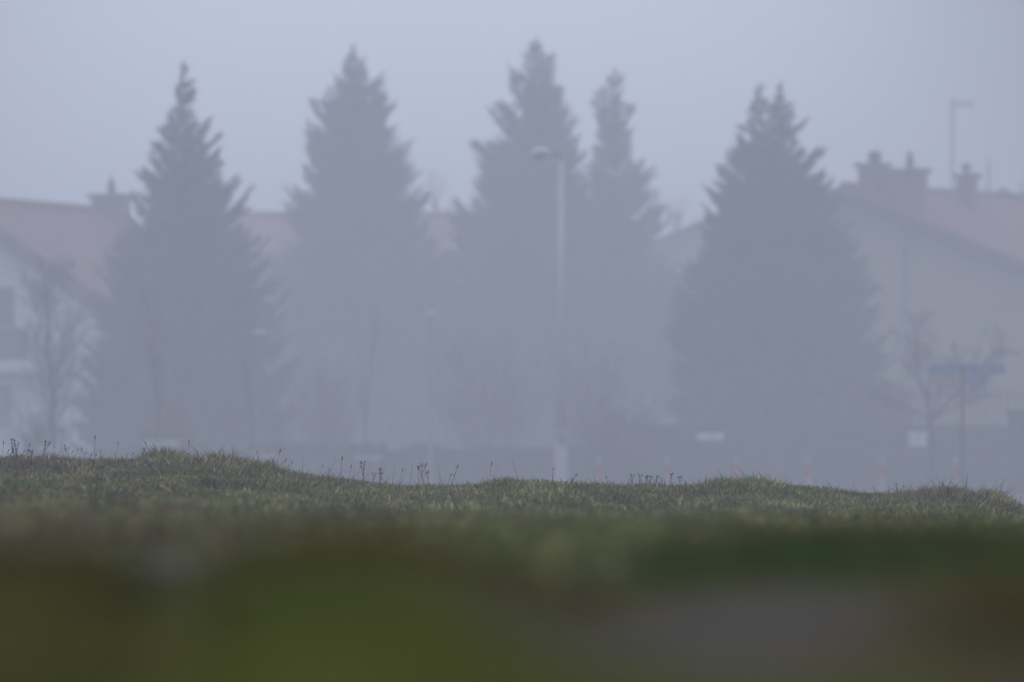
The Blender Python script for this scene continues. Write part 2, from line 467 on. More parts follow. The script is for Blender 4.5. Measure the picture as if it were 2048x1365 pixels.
# ------------------------------------------------------------------ dry stalks on the crest
def plantain(seed, bent):
    r = random.Random(seed)
    root = empty("plantain_stalk", (0,0,0))
    pts = [(0,0,-0.06)]
    for i in range(1, 6):
        t = i/5
        pts.append((bent*t*t*0.03 + r.uniform(-.001,.001), r.uniform(-.001,.001), 0.14*t))
    s = MB(); s.tube(pts, [0.0015]*6, 5); s.build("stem", M['stalk'], root)
    tip = Vector(pts[-1]); dr = (tip-Vector(pts[-2])).normalized()
    hd = MB()
    prof = [0.0015,0.0040,0.0048,0.0044,0.0029,0.0007]
    hd.tube([tip + dr*(0.028*k/5 - 0.004) for k in range(6)], prof, 7)
    hd.build("seed_head", M['seed'], root, smooth=True)
    return root
def yarrow(seed):
    r = random.Random(seed)
    root = empty("dry_yarrow", (0,0,0))
    s = MB(); s.tube([(0,0,-0.06),(0.003,0,0.04),(0.004,0,0.085)], [0.0022,0.0019,0.0017], 5)
    tips = []
    for k in range(5):
        a = r.uniform(0, 6.28); q = r.uniform(0.010, 0.030)
        t = Vector((0.004+math.cos(a)*q, math.sin(a)*q, 0.135+r.uniform(-.012,.012)))
        z0 = r.uniform(0.05, 0.085)
        s.tube([(0.0035,0,z0), Vector((0.004,0,z0)).lerp(t,0.55)+Vector((0,0,-.004)), t], [0.0013,0.0012,0.0011], 5)
        tips.append(t)
    s.build("stem", M['stalk'], root)
    for t in tips:
        f = MB()
        for j in range(7):
            q = Vector((r.uniform(-.007,.007), r.uniform(-.007,.007), r.uniform(-.0015,.003)))
            f.lathe([(0.0005,-0.002),(0.0026,0.000),(0.0030,0.002),(0.0012,0.004)], t+q, 6)
        f.build("flower_head", M['yarrow'], root)
    return root
def bare_stalk(bent):
    s = MB(); s.tube([(0,0,-0.06),(bent*.004,0,0.05),(bent*.014,0,0.10),(bent*.030,0,0.145)], [0.0019,0.0017,0.0013,0.0006], 5)
    return s.build("grass_stem", M['stalk'])

PROTO = {'p': [plantain(1, 0.3), plantain(2, -0.6), plantain(3, 0.8)], 'y': [yarrow(4), yarrow(5), yarrow(6)], 'b': [bare_stalk(0.4), bare_stalk(-0.8)]}
LAB = {'p': ("thin dry plantain stalk with a dark oval seed head on the grassy crest", "plantain", "dry plantain stalks along the crest"),
       'y': ("dry yarrow with forked stem and brown flat heads on the grassy crest", "yarrow", "dry yarrow along the crest"),
       'b': ("bare thin dry grass stem without a seed head standing on the crest", "grass stem", "bare dry stems along the crest")}
STALKS = [  # kind, tip px, tip py, base px, depth
 ('p',9,884,3,39),('y',14,873,22,42),('y',32,883,30,39),('p',56,887,52,39.5),('y',54,896,56,39),('y',92,878,79,38.6),('p',112,893,101,39),
 ('p',126,900,131,39),('y',134,894,139,42.5),('p',150,896,143,39.2),('p',157,895,155,39.5),('b',171,893,174,39.5),('p',192,873,189,39.5),
 ('p',189,909,188,38.5),('p',202,901,195,39),('b',208,897,202,40),('p',237,884,229,40.5),('p',249,906,245,39),('p',259,907,265,39.6),
 ('p',293,884,309,39.4),('p',283,896,293,39.2),('p',291,897,296,39),('p',372,883,378,40),('b',356,892,345,39.5),('p',40,900,37,39),('p',24,902,20,39),
 ('y',64,899,58,38.8),('p',167,904,164,39),('p',177,907,172,39),('p',13,899,4,39.5),('p',67,902,74,39.7),
 ('b',450,896,441,39.6),('p',519,902,522,40),('p',548,898,551,39.6),('p',539,917,534,39.2),('p',531,921,537,39.1),('p',566,916,556,39.4),('p',576,922,574,39),
 ('b',581,914,572,39.5),('b',605,905,603,39.8),('b',667,911,650,39.4),('p',688,914,680,39.6),('p',705,932,692,39.2),('y',738,920,726,38.8),
 ('p',731,935,727,39),('b',721,929,714,40),('y',765,931,763,40.5),('b',775,927,757,39.2),('y',759,942,756,40),('y',747,944,744,39.5),('b',788,926,783,40.8),
 ('p',801,937,795,39.4),('b',813,936,795,39.7),('b',827,920,816,39.3),('p',837,935,841,40.8),('y',846,924,850,42.5),('p',847,944,838,39.4),('y',853,938,858,41.5),
 ('b',880,914,886,42),('p',913,928,899,39.4),('p',912,949,917,39.2),('p',895,947,893,39.6),('p',975,925,980,39.5),('b',993,935,978,39.5),('b',1024,915,1042,44),
 ('p',1104,937,1106,40.8),('p',1146,947,1142,39.6),('y',1264,946,1262,39.8),('y',1277,946,1276,39.8),('y',1289,949,1290,39.5),('y',1298,948,1297,39.9),
 ('y',1310,948,1308,39.9),('p',1325,956,1319,39.6),('y',1341,943,1338,40.2),('y',1362,950,1360,39.8),('b',1379,948,1398,39.4),
 ('b',1575,949,1575,39.6),('b',1708,958,1709,39.6),('b',1674,970,1670,39.2),('p',1793,967,1793,40.3),('p',1812,971,1808,40),('b',2026,983,2025,38.8),
 ('p',640,929,634,39.5),('p',661,938,655,39.5),('p',1216,952,1219,39.6),('b',1193,936,1190,41.5),('b',1243,954,1247,39.8)]
_r = random.Random(77)
for _k in range(14):
    _x = _r.uniform(-6, 150) if _k < 11 else _r.uniform(560, 960)
    _b = 915 if _k < 11 else 948
    STALKS.append((_r.choice('ppyb'), _x+_r.uniform(-20,20), _b-_r.uniform(4,28), _x, 39+_r.uniform(-.8,1.2)))
srng = random.Random(3)
used = set()
for (k, tx, ty, bx, dd) in STALKS:
    pi = srng.randrange(len(PROTO[k]))
    o = PROTO[k][pi]; dd *= F
    if (k, pi) in used: o = copy_tree(o)
    used.add((k, pi))
    bxw = X(bx, dd); bz = float(height(bxw, dd))
    top = P(tx, ty, dd); v = top - Vector((bxw, dd, bz))
    if v.z < 0.05:
        v.z = 0.05
    o.location = (bxw, dd, bz)
    lean = math.atan2(v.x, v.z)
    o.rotation_mode = 'XYZ'
    o.rotation_euler = (srng.uniform(-.3,.3), lean + srng.uniform(-.12,.12), srng.uniform(-.5,.5) if abs(lean) < .25 else 0)
    sc = v.length/0.155
    o.scale = (max(sc*.62, .5)*srng.uniform(.8,1.15), max(sc*.62, .5)*srng.uniform(.8,1.15), sc)
    tag(o, *LAB[k])

# pale stones lying in the turf
for i, (px, d) in enumerate([(75,37.6),(127,37.4),(1350,37.5),(1530,36.3),(1590,35.2),(1660,36.5)]):
    r = random.Random(40+i); d *= F; x = X(px, d); z = float(height(x, d))
    m = MB(); m.lathe([(0.002,-0.012),(0.014,-0.008),(0.018,0.002),(0.015,0.009),(0.007,0.013),(0.001,0.014)], (0,0,0), 9)
    m.v = [(a*(1.1+r.uniform(-.25,.25)), b*(0.8+r.uniform(-.2,.2)), c*(1+r.uniform(-.2,.2))) for a,b,c in m.v]
    o = m.build("stone", M['stone'], smooth=True); o.location = (x, d, z+0.012); o.rotation_euler = (0, 0, r.uniform(0, 6))
    tag(o, ["pale pebble in the turf at the foot of the dry yarrow", "larger pale pebble in the turf right of the dry yarrow", "pale pebble in the turf below a row of small yarrow heads",
            "pale pebble below the yellowish grass hump", "lowest pale pebble on the worn slope of the grass hump", "pale pebble on the worn slope right of the grass hump"][i], "stone", "pale stones in the turf")

# ------------------------------------------------------------------ houses
class House:
    """local frame: x along the gable (down to the camera side), y along the ridge away from the camera, z up; origin under the apex of the front verge"""
    def __init__(s, name, label, apex_px, apex_py, d, theta, tanp, length, sl, sr, wall_mat, roof_mat, wl_, wr_, fascia_and_shade, verge_mat=None, over=0.45, th=0.16):
        s.th = math.radians(theta); s.d = d
        s.ox, s.oy = X(apex_px, d), d
        s.H = Zp(apex_py, d); s.tanp = tanp; s.L = length
        s.root = empty(name, (s.ox, s.oy, 0), -s.th)
        tag(s.root, label, "house")
        s.over = over
        t = tanp
        w = MB(); dz = th + 0.03
        w.prism([(-wl_,-0.3),(wr_,-0.3),(wr_,s.H-wr_*t-dz),(0,s.H-dz),(-wl_,s.H-wl_*t-dz)], over, length-over)
        s.wall = w.build("wall", wall_mat, s.root)
        r = MB()
        r.prism([(0,s.H),(sr,s.H-sr*t),(sr,s.H-sr*t-th),(0,s.H-th)], 0.0, length)
        r.prism([(0,s.H),(0,s.H-th),(-sl,s.H-sl*t-th),(-sl,s.H-sl*t)], 0.0, length)
        s.roof = r.build("roof", roof_mat, s.root)
        rt = MB(); k = 0
        yy = 0.1
        while yy < length-0.3:                              # ridge tiles
            rt.tube([(0,yy,s.H+0.02),(0,yy+0.33,s.H+0.035)], [0.10,0.12], 8); yy += 0.34
        rt.build("ridge_tiles", verge_mat or roof_mat, s.roof)
        if fascia_and_shade:
            f = MB(); a, b = 0.004, fascia_and_shade
            f.prism([(0,s.H-a-.01),(sr+.02,s.H-(sr+.02)*t-a-.01),(sr+.02,s.H-(sr+.02)*t-b),(0,s.H-b)], -0.045, -0.003)
            f.prism([(0,s.H-a-.01),(0,s.H-b),(-sl-.02,s.H-(sl+.02)*t-b),(-sl-.02,s.H-(sl+.02)*t-a-.01)], -0.045, -0.003)
            f.build("verge_board_and_shade", M['fascia_and_shade'], s.root)  # dark board; on the cream house its extra depth paints the eave's shadow
        gt = MB(); gt.tube([(sr+.06,0.05,s.H-sr*t-0.12),(sr+.06,length-.05,s.H-sr*t-0.12)], 0.07, 8)
        gt.build("gutter", M['grey'], s.root)
    def ray_local(s, px, py):
        o = Vector((0,0,EYE)) - Vector((s.ox, s.oy, 0)); dr = Vector(((px-1024)*S, 1, (HORIZON-py)*S))
        m = Matrix.Rotation(s.th, 3, 'Z')
        return m @ o, m @ dr
    def on_wall(s, px, py):
        o, dr = s.ray_local(px, py); t = (s.over-o.y)/dr.y; return o + dr*t
    def on_roof(s, px, py):                                # right-hand slope
        o, dr = s.ray_local(px, py)
        t = (s.H - s.tanp*o.x - o.z)/(dr.z + s.tanp*dr.x); return o + dr*t
    def at_ridge(s, px):
        o, dr = s.ray_local(px, HORIZON); t = -o.x/dr.x; return o + dr*t
    def row_z(s, py, p):                                   # height of a photo row at local point p
        g = Matrix.Rotation(-s.th, 3, 'Z') @ Vector((p.x, p.y, 0)); return Zp(py, s.oy+g.y)
    def window(s, px0, px1, py0, py1, sill=True):
        a, b = s.on_wall(px0, py1), s.on_wall(px1, py0)
        x0, x1, z0, z1 = a.x, b.x, a.z, b.z; y = s.over
        f = MB(); t = 0.07
        f.box(x0,x0+t,y-.04,y+.02,z0,z1); f.box(x1-t,x1,y-.04,y+.02,z0,z1)
        f.box(x0+t,x1-t,y-.04,y+.02,z1-t,z1); f.box(x0+t,x1-t,y-.04,y+.02,z0,z0+t)
        xm = (x0+x1)/2; f.box(xm-.03,xm+.03,y-.036,y+.02,z0+t,z1-t)
        fo = f.build("window", M['grey'], s.root)
        g = MB(); g.box(x0+t,x1-t,y-.012,y+.012,z0+t,z1-t); g.build("pane", M['glass'], fo)
        if sill:
            q = MB(); q.box(x0-.08,x1+.08,y-.14,y-.002,z0-.07,z0-.004); q.build("sill", M['concrete'], fo)
        return fo
    def chimney(s, p, w, dep, z_top, cowls, slab=0.14):
        z_b = s.H - abs(p.x)*s.tanp - w - 0.3
        m = MB(); m.box(p.x-w/2, p.x+w/2, p.y-dep/2, p.y+dep/2, z_b, z_top-slab)
        c = m.build("chimney", M['brick'], s.root)
        k = MB(); e = 0.10
        k.box(p.x-w/2-e, p.x+w/2+e, p.y-dep/2-e, p.y+dep/2+e, z_top-slab+.002, z_top)
        k.build("chimney_cap", M['brick'], c)
        for (dx, prof) in cowls:
            q = MB(); q.lathe([(r, z+0.002) for r, z in prof], (p.x+dx, p.y, z_top), 12)
            q.build("cowl", M['dark'], c)
        return c

CONE = [(0.09,0),(0.09,0.08),(0.13,0.10),(0.12,0.22),(0.075,0.40),(0.02,0.54),(0.003,0.56)]
PEPPER = [(0.16,0),(0.16,0.05),(0.19,0.07),(0.19,0.22),(0.21,0.24),(0.21,0.27),(0.15,0.34),(0.01,0.37)]
KNOB = [(0.07,0),(0.07,0.10),(0.15,0.13),(0.16,0.22),(0.10,0.29),(0.01,0.31)]

# house at the left edge: white walls, red roof, balcony
lh = House("house", "white house with red roof, balcony and a cone-capped chimney behind the bare street tree", -85, 398, 165, 22, 0.618, 10.8, 5.4, 5.0, M['plaster_white'], M['roof'], 4.5, 4.5, 0.56)
lh.window(-70, 30, 573, 656)
lh.window(-70, 24, 770, 850)
p = lh.at_ridge(213); p.x += 0.15
w_ = 60*S*(lh.oy+p.y)
lh.chimney(p, w_, 0.8, lh.row_z(389, p), [(0.02, CONE)])
a, b = lh.on_wall(-60, 745), lh.on_wall(95, 722)
bl = MB(); bl.box(a.x, b.x, lh.over-1.25, lh.over-.003, a.z, b.z)
bal = bl.build("balcony", M['plaster_white'], lh.root)
c_ = lh.on_wall(0, 660)
rl = MB(); xx = a.x+.03
while xx < b.x-.04:
    rl.box(xx, xx+.075, lh.over-1.22, lh.over-1.19, b.z+.003, c_.z-.05); xx += 0.095
rl.box(a.x, b.x, lh.over-1.24, lh.over-1.17, c_.z-.048, c_.z)
rl.build("railing", M['dark'], bal)

# house at the right edge: cream gable, red roof, three chimneys
rh = House("house", "cream house with a wide red roof and three chimneys behind the blue street signs", 1680, 372, 168, 35, 0.376, 15.5, 5.0, 9.6, M['plaster_cream'], M['roof'], 4.2, 8.8, 0.46, M['verge'])  # dark verge board made deeper to include the shadow under the eave
vb = MB(); t_ = rh.tanp
vb.prism([(0.0,rh.H+.05),(9.66,rh.H-9.66*t_+.05),(9.66,rh.H-9.66*t_-.06),(0.0,rh.H-.06)], -0.075, -0.047)
vb.build("verge_tiles", M['verge'], rh.root)
for (px0, px1, pyb, pyt, cw) in [(1690,1744,385,327,[(0.06,PEPPER)]), (1747,1830,412,338,[(0.16,CONE)]), (1914,1953,412,348,[(-0.02,KNOB)])]:
    p = rh.on_roof((px0+px1)/2, pyb)
    if p.y < 1.0: p.y = 1.0
    w_ = (px1-px0)*S*(rh.oy+p.y)/0.92
    rh.chimney(p, w_*0.86, w_*0.5 if w_ < 1.2 else 0.6, rh.row_z(pyt, p), cw)
dp = rh.on_wall(1812, 700); zt = rh.H - dp.x*rh.tanp - .3
q = MB(); q.tube([(dp.x, rh.over-.07, 0.0), (dp.x, rh.over-.07, zt)], 0.055, 8); q.build("drainpipe", M['grey'], rh.root)
a, b = rh.on_wall(1700, 580), rh.on_wall(2150, 576)
q = MB(); q.box(-4.2, 8.8, rh.over-.03, rh.over-.003, a.z-.03, a.z+.03); q.build("string_course", M['plaster_cream'], rh.root)
for (x0, x1) in [(1964,1968),(1971,1975)]:
    a, b = rh.on_wall(x0, 671), rh.on_wall(x1, 655)
    q = MB(); q.box(a.x, b.x, rh.over-.03, rh.over-.003, a.z, b.z); q.build("vent", M['dark'], rh.root)

# aerials on the right-hand roof
def mast(name, label, cat, px, py_top, py_base, d, r=0.03):
    root = empty(name, (X(px, d), d, Zp(py_base, d)))
    h = (py_base-py_top)*S*d
    m = MB(); m.tube([(0,0,-0.3),(0,0,h)], r, 8); m.build("mast", M['grey'], root)
    tag(root, label, cat); return root, h
dA = 176
an, h = mast("tv_antenna", "tall mast with a yagi aerial on top above the red roof", "antenna", 1905, 200, 390, dA, 0.034)
m = MB(); zb = h-0.14
m.tube([(-0.05,0,zb),(0.66,0,zb)], 0.016, 6)
for k, (xx, ll) in enumerate([(0.02,0.32),(0.10,0.22),(0.26,0.20),(0.36,0.20),(0.48,0.20),(0.60,0.30)]):
    m.tube([(xx,-0.05,zb-ll/2),(xx,0.05,zb+ll/2)], 0.022, 6)
m.build("yagi_array", M['grey'], an)
a2, h2 = mast("aerial_rod", "short plain aerial rod on the red roof right of the small chimney", "antenna", 1977, 318, 398, dA, 0.035)
m = MB(); m.tube([(0,0,0.0),(0,0,0.25)], 0.055, 8); m.build("rod_base", M['dark'], a2)
a3, h3 = mast("aerial_rod", "stubby aerial rod at the far edge of the red roof", "antenna", 2044, 365, 400, dA, 0.035)
m = MB(); m.box(-0.55, 0.02, -0.05, 0.05, 0.06, 0.20); m.build("bracket", M['dark'], a3)
dish = empty("satellite_dish", (X(2005, dA), dA, Zp(398, dA)))
tag(dish, "round satellite dish on the ridge of the red roof", "satellite dish")
m = MB()
ring = []
for k in range(9): ring.append((0.30*math.sin(k/8*1.35)/math.sin(1.35), 0.10*(1-math.cos(k/8*1.35))))
vs, fs = [], []
for (r, dpt) in ring:
    for q_ in range(20): vs.append((max(r,.001)*math.cos(q_*math.pi/10), -dpt, 0.02+max(r,.001)*math.sin(q_*math.pi/10)))
for i in range(8):
    for q_ in range(20): fs.append((i*20+q_, i*20+(q_+1)%20, (i+1)*20+(q_+1)%20, (i+1)*20+q_))
m.add(vs, fs); m.add([(a_, b_+.02, c2) for a_, b_, c2 in vs], [tuple(reversed(f)) for f in fs]); m.build("reflector", M['grey'], dish, smooth=True)
m = MB(); m.tube([(0,.03,-.35),(0,.03,0.0)], .03, 8); m.tube([(0,0,-.22),(0,-.40,.0)], .012, 6); m.build("bracket", M['grey'], dish)
m = MB(); m.tube([(0,-.38,0),(0,-.46,.02)], .03, 8); m.build("receiver", M['dark'], dish)

# houses glimpsed between the trees
mh = House("house", "pink gabled house glimpsed between the double spruce and the twin-topped spruce", 1540, 384, 216, 0, 0.415, 12, 6.0, 5.2, M['plaster_pink'], M['roof_far'], 5.2, 4.6, 0.16)
mh.window(1300, 1345, 600, 670)
nh = House("house", "salmon tiled roof with a level ridge glimpsed between the two leftmost spruces", 300, 431, 208, 90, 0.50, 15.0, 2.7, 2.7, M['picket'], M['roof_far'], 2.3, 2.3, 0)

# ------------------------------------------------------------------ spruces
def spruce(label, d, prof, leaders, seed, nmat, n_br, up_top=0.75, up_low=0.12, core=0.55, spiky=0.08, group="spruces in front of the houses", tw=0.75, boughs=()):
    """prof: rows (photo row, left px, right px); leaders: (px, py) tops; branches fill the profile all round the trunk"""
    rr = np.random.RandomState(seed)
    prof = sorted(prof)
    ys = np.array([p_[0] for p_ in prof], float); lf = np.array([p_[1] for p_ in prof], float); rt_ = np.array([p_[2] for p_ in prof], float)
    cx = leaders[0][0] if len(leaders) == 1 else sum(l_[0] for l_ in leaders)/len(leaders)
    px = S*d
    root = empty("spruce_tree", (X(cx, d), d, 0)); tag(root, label, "spruce", group)
    zt = [Zp(l_[1], d) for l_ in leaders]
    H = max(zt)
    tr = MB()
    if len(leaders) == 1:
        tr.tube([(0,0,-0.1),(0,0,H*0.5),(0.02,0,H*0.8),(0,0,H)], [0.24,0.15,0.05,0.008], 9)
    else:
        zs = H*0.62
        tr.tube([(0,0,-0.1),(0,0,zs)], [0.25,0.13], 9)
        for l_, z_ in zip(leaders, zt):
            tr.tube([(0,0,zs-.3),((l_[0]-cx)*px*0.8,0,zs+0.7),((l_[0]-cx)*px,0,z_)], [0.10,0.06,0.008], 8)
    tr.build("trunk", M['bark'], root)
    ybot = HORIZON + (EYE-0.35)/px
    tw_p, tw_d, tw_l, tw_w = [], [], [], []
    y_top = min(l_[1] for l_ in leaders)
    todo = [None]*n_br + [b_ for b_ in boughs for _ in range(4)]
    for bo in todo:
        f = rr.rand()**0.72
        py = y_top + 10 + (ybot-y_top-10)*f
        L_, R__ = np.interp(py, ys, lf), np.interp(py, ys, rt_)
        az = rr.rand()*2*np.pi
        ca = np.cos(az)
        lc = leaders[rr.randint(len(leaders))] if py < y_top + (ybot-y_top)*0.25 else (cx, 0)
        ccx = lc[0]
        wl2, wr2 = max(ccx-L_, 3), max(R__-ccx, 3)
        w = (wr2*(1+ca) + wl2*(1-ca))/2*px
        if len(leaders) > 1 and ccx != cx: w = min(w, (py-y_top)*0.36*px + 0.06)
        q = rr.rand()
        ln = w*(0.82+0.34*rr.rand()) if q < spiky else w*(min(core+0.42*max(f-0.3, 0), 0.82)+0.26*rr.rand())
        lay = vnoise(py/19.0+seed*7, az*1.3+seed*3.1)*0.65 + vnoise(py/7.0+seed, az*3.1)*0.35
        if q >= spiky and py > y_top+30: ln *= 0.78 + 0.46*float(lay)
        if bo is not None:                                  # a strong bough that stands out of the outline
            py = bo[1] + rr.uniform(-14, 12); f = min(max((py-y_top)/(ybot-y_top), 0), 1)
            ccx = min(leaders, key=lambda l: abs(l[0]-bo[0]))[0] if py < y_top + (ybot-y_top)*0.25 else cx
            az = (0.0 if bo[0] > ccx else math.pi) + rr.uniform(-.45, .45)
            ln = abs(bo[0]-ccx)*px*rr.uniform(.78, 1.04)
        ln = max(ln, 0.05)
        up = up_top*(1-f)**1.3 + up_low*(1-(1-f)**1.3)
        up *= 0.7+0.6*rr.rand()
        if bo is not None: up = max(up, 0.30)*rr.uniform(.7, 1.35)
        z_tip = Zp(py, d)
        z_base = z_tip - ln*up
        bx0 = (ccx-cx)*px
        # polyline of the branch: leaves the trunk, sags, turns up at the tip
        nseg = 7
        t = np.linspace(0, 1, nseg)
        sag = 0.10*ln*np.sin(t*np.pi)*(0.4+rr.rand())
        bpx = bx0 + np.cos(az)*ln*t; bpy = np.sin(az)*ln*t
        bpz = z_base + (z_tip-z_base)*t**1.35 - sag
        side = np.array([-np.sin(az), np.cos(az), 0])
        fwd = np.array([np.cos(az), np.sin(az), up])
        nt = int(6 + ln*tw*(26 if bo is None else 34))
        tt = rr.rand(nt)**0.75
        bx_ = np.interp(tt, t, bpx); by_ = np.interp(tt, t, bpy); bz_ = np.interp(tt, t, bpz)
        sgn = np.where(rr.rand(nt) < .5, -1, 1)
        l2 = (0.12 + 0.40*ln*(1-tt)**0.8 * rr.rand(nt) * np.clip(ln, .3, 1)) * (0.7+0.6*rr.rand(nt))
        l2 = np.clip(l2, 0.08, 0.62)
        sp = sgn*(0.55+0.7*rr.rand(nt))
        dv = fwd[None,:]*(0.55+0.5*rr.rand(nt))[:,None] + side[None,:]*sp[:,None] + np.stack([0*tt, 0*tt, rr.randn(nt)*0.42 - 0.15*(f)], 1)
        dv /= np.linalg.norm(dv, axis=1)[:,None]
        tw_p.append(np.stack([bx_, by_, bz_], 1)); tw_d.append(dv); tw_l.append(l2)
        # the branch's own tip spray
        tw_p.append(np.array([[bpx[-2], bpy[-2], bpz[-2]], [bpx[-3], bpy[-3], bpz[-3]]])); dd_ = np.array([bpx[-1]-bpx[-2], bpy[-1]-bpy[-2], bpz[-1]-bpz[-2]])
        nn = np.linalg.norm(dd_); tw_d.append(np.array([dd_/nn, dd_/nn])); tw_l.append(np.array([nn*1.15+.05, nn*1.3+.05]))
    for l_, z_ in zip(leaders, zt):                        # leading shoots
        n = 26
        zz = z_ - 0.02 - rr.rand(n)*0.75
        aa = rr.rand(n)*6.283; el = 0.5+0.6*rr.rand(n)
        dv = np.stack([np.cos(aa)*np.cos(el), np.sin(aa)*np.cos(el), np.sin(el)], 1)
        tw_p.append(np.stack([np.full(n, (l_[0]-cx)*px), 0*zz, zz], 1)); tw_d.append(dv); tw_l.append(0.04+(z_-zz)*0.22)
        tw_p.append(np.array([[(l_[0]-cx)*px, 0, z_-0.3]])); tw_d.append(np.array([[0,0,1.]])); tw_l.append(np.array([0.34]))
    Pp = np.concatenate(tw_p); Dd = np.concatenate(tw_d); Ll = np.concatenate(tw_l)
    ok = Pp[:,2] > 0.12; Pp, Dd, Ll = Pp[ok], Dd[ok], Ll[ok]
    n = len(Pp)
    ax = np.cross(Dd, rr.randn(n,3)); ax /= (np.linalg.norm(ax, axis=1)[:,None]+1e-9)
    bx2 = np.cross(Dd, ax)
    w = np.clip(Ll*0.16, 0.022, 0.06)[:,None]
    quadsv = []
    for A_ in (ax, bx2):
        e = Pp + Dd*Ll[:,None]; m_ = Pp + Dd*(Ll*0.42)[:,None]
        quadsv.append(np.stack([Pp, m_+A_*w, e, m_-A_*w], 1))
    VV = np.concatenate(quadsv).reshape(-1,3)
    nq = len(VV)//4
    np_mesh("crown", VV, np.arange(nq*4), np.arange(nq)*4, nmat, root)
    return root

PA = [(125,367,370),(147,361,380),(183,350,393),(201,358,387),(223,336,392),(245,332,408),(264,316,412),(278,312,438),(293,296,432),(308,305,448),(337,287,446),(359,275,462),
      (375,270,490),(403,256,500),(440,240,500),(490,205,520),(524,192,545),(600,185,565),(700,172,575),(850,150,575),(1040,160,570)]
PB = [(88,705,709),(114,695,720),(132,686,733),(162,665,768),(187,648,775),(209,618,788),(235,632,796),(249,610,800),(279,600,828),(312,596,830),(341,612,845),(374,618,852),
      (388,566,862),(418,560,866),(466,590,880),(520,545,930),(600,530,940),(850,535,960),(1040,540,950)]
PC = [(74,1071,1075),(99,1056,1091),(120,1046,1110),(146,1018,1108),(180,1015,1128),(200,1016,1140),(219,976,1150),(253,984,1160),(287,944,1175),(337,950,1190),(375,930,1200),
      (413,896,1210),(436,884,1215),(500,880,1225),(600,868,1235),(850,858,1240),(1040,870,1230)]
PD = [(135,1227,1231),(158,1217,1246),(196,1184,1250),(215,1182,1272),(241,1192,1258),(260,1190,1267),(295,1180,1268),(318,1172,1262),(340,1165,1300),(382,1150,1314),
      (413,1140,1330),(443,1130,1335),(474,1125,1292),(520,1120,1345),(600,1110,1395),(850,1100,1390),(1040,1110,1380)]
PE = [(166,1514,1568),(198,1509,1581),(219,1498,1592),(243,1496,1615),(263,1470,1618),(298,1452,1650),(324,1450,1652),(343,1432,1662),(392,1414,1682),(417,1416,1690),
      (472,1402,1708),(521,1384,1730),(569,1368,1738),(650,1360,1752),(850,1356,1772),(1040,1365,1762)]
spruce("slender spruce with sparse upswept boughs in front of the white house", 150, PA, [(368,122)], 1, M['needle'], 1150, up_top=0.85, up_low=0.28, spiky=0.12, core=0.60, boughs=[(503,363),(516,408),(462,357),(452,307),(443,267),(423,240),(295,292),(312,262),(276,348),(262,392),(200,489),(190,524),(334,244),(337,222),(352,182),(391,180),(288,330),(540,470),(184,600),(172,700)])
spruce("broad tall spruce standing between the slender spruce and the street lamp", 188, PB, [(707,86)], 2, M['needle'], 1800, up_top=0.8, up_low=0.22, spiky=0.085, core=0.64, boughs=[(562,384),(557,418),(612,207),(606,250),(596,300),(594,335),(648,184),(666,158),(688,130),(731,128),(769,158),(798,208),(828,280),(846,338),(862,385),(775,185),(640,235)])
spruce("tallest spruce, its needle-like top rising behind the street lamp head", 190, PC, [(1073,72)], 3, M['needle'], 1800, up_top=0.8, up_low=0.22, spiky=0.085, core=0.64, boughs=[(939,286),(974,216),(1000,205),(1016,143),(1047,118),(1110,118),(932,372),(894,402),(882,436),(1130,178),(1152,222),(958,335),(1056,98)])
spruce("ragged narrow spruce with a thin bare-looking top right of the street lamp", 193, PD, [(1229,134)], 4, M['needle'], 1050, up_top=0.9, up_low=0.22, spiky=0.10, core=0.72, boughs=[(1182,194),(1188,225),(1271,212),(1260,235),(1269,262),(1264,300),(1310,345),(1290,330),(1334,412),(1340,445),(1248,156),(1192,262),(1180,300),(1215,160),(1395,530),(1370,560)])
spruce("dense bluish spruce with two tops beside the cream house", 153, PE, [(1519,164),(1562,163)], 5, M['needle_blue'], 2300, up_top=0.75, up_low=0.15, spiky=0.16, core=0.70, boughs=[(1670,345),(1433,342),(1414,391),(1470,262),(1452,300),(1452,322),(1616,250),(1650,300),(1590,215)])

# ------------------------------------------------------------------ leafless trees and bushes
def branching(rr, start, direc, length, rad, level, out, maxlev, kids, spread, upw, wob=0.12, kr=0.5):
    n = 5
    pts = [Vector(start)]; dcur = Vector(direc).normalized()
    for i in range(n):
        dcur = (dcur + Vector((rr.uniform(-wob,wob), rr.uniform(-wob,wob), rr.uniform(-wob,wob)+upw*0.12))).normalized()
        pts.append(pts[-1] + dcur*(length/n))
    out.append((pts, [rad*(1-0.75*i/n) for i in range(n+1)], level))
    if level >= maxlev: return
    k = kids[level]
    for j in range(k):
        t = 0.22 + 0.76*(j+rr.random())/k
        i = min(int(t*n), n-1); pb = pts[i].lerp(pts[i+1], t*n-i)
        base = (pts[i+1]-pts[i]).normalized()
        a = rr.uniform(0, 6.283)
        perp = base.orthogonal().normalized(); perp.rotate(Matrix.Rotation(a, 3, base))
        sp = spread*rr.uniform(0.7, 1.25)
        nd = base*math.cos(sp) + perp*math.sin(sp) + Vector((0,0,upw*0.3))
        ln = length*(kr if level == 0 else 0.5)*rr.uniform(0.76, 1.24)*(1.2-0.85*t)
        branching(rr, pb, nd, ln, max(rad*(1-0.75*t)*0.5, 0.004), level+1, out, maxlev, kids, spread, upw, wob)

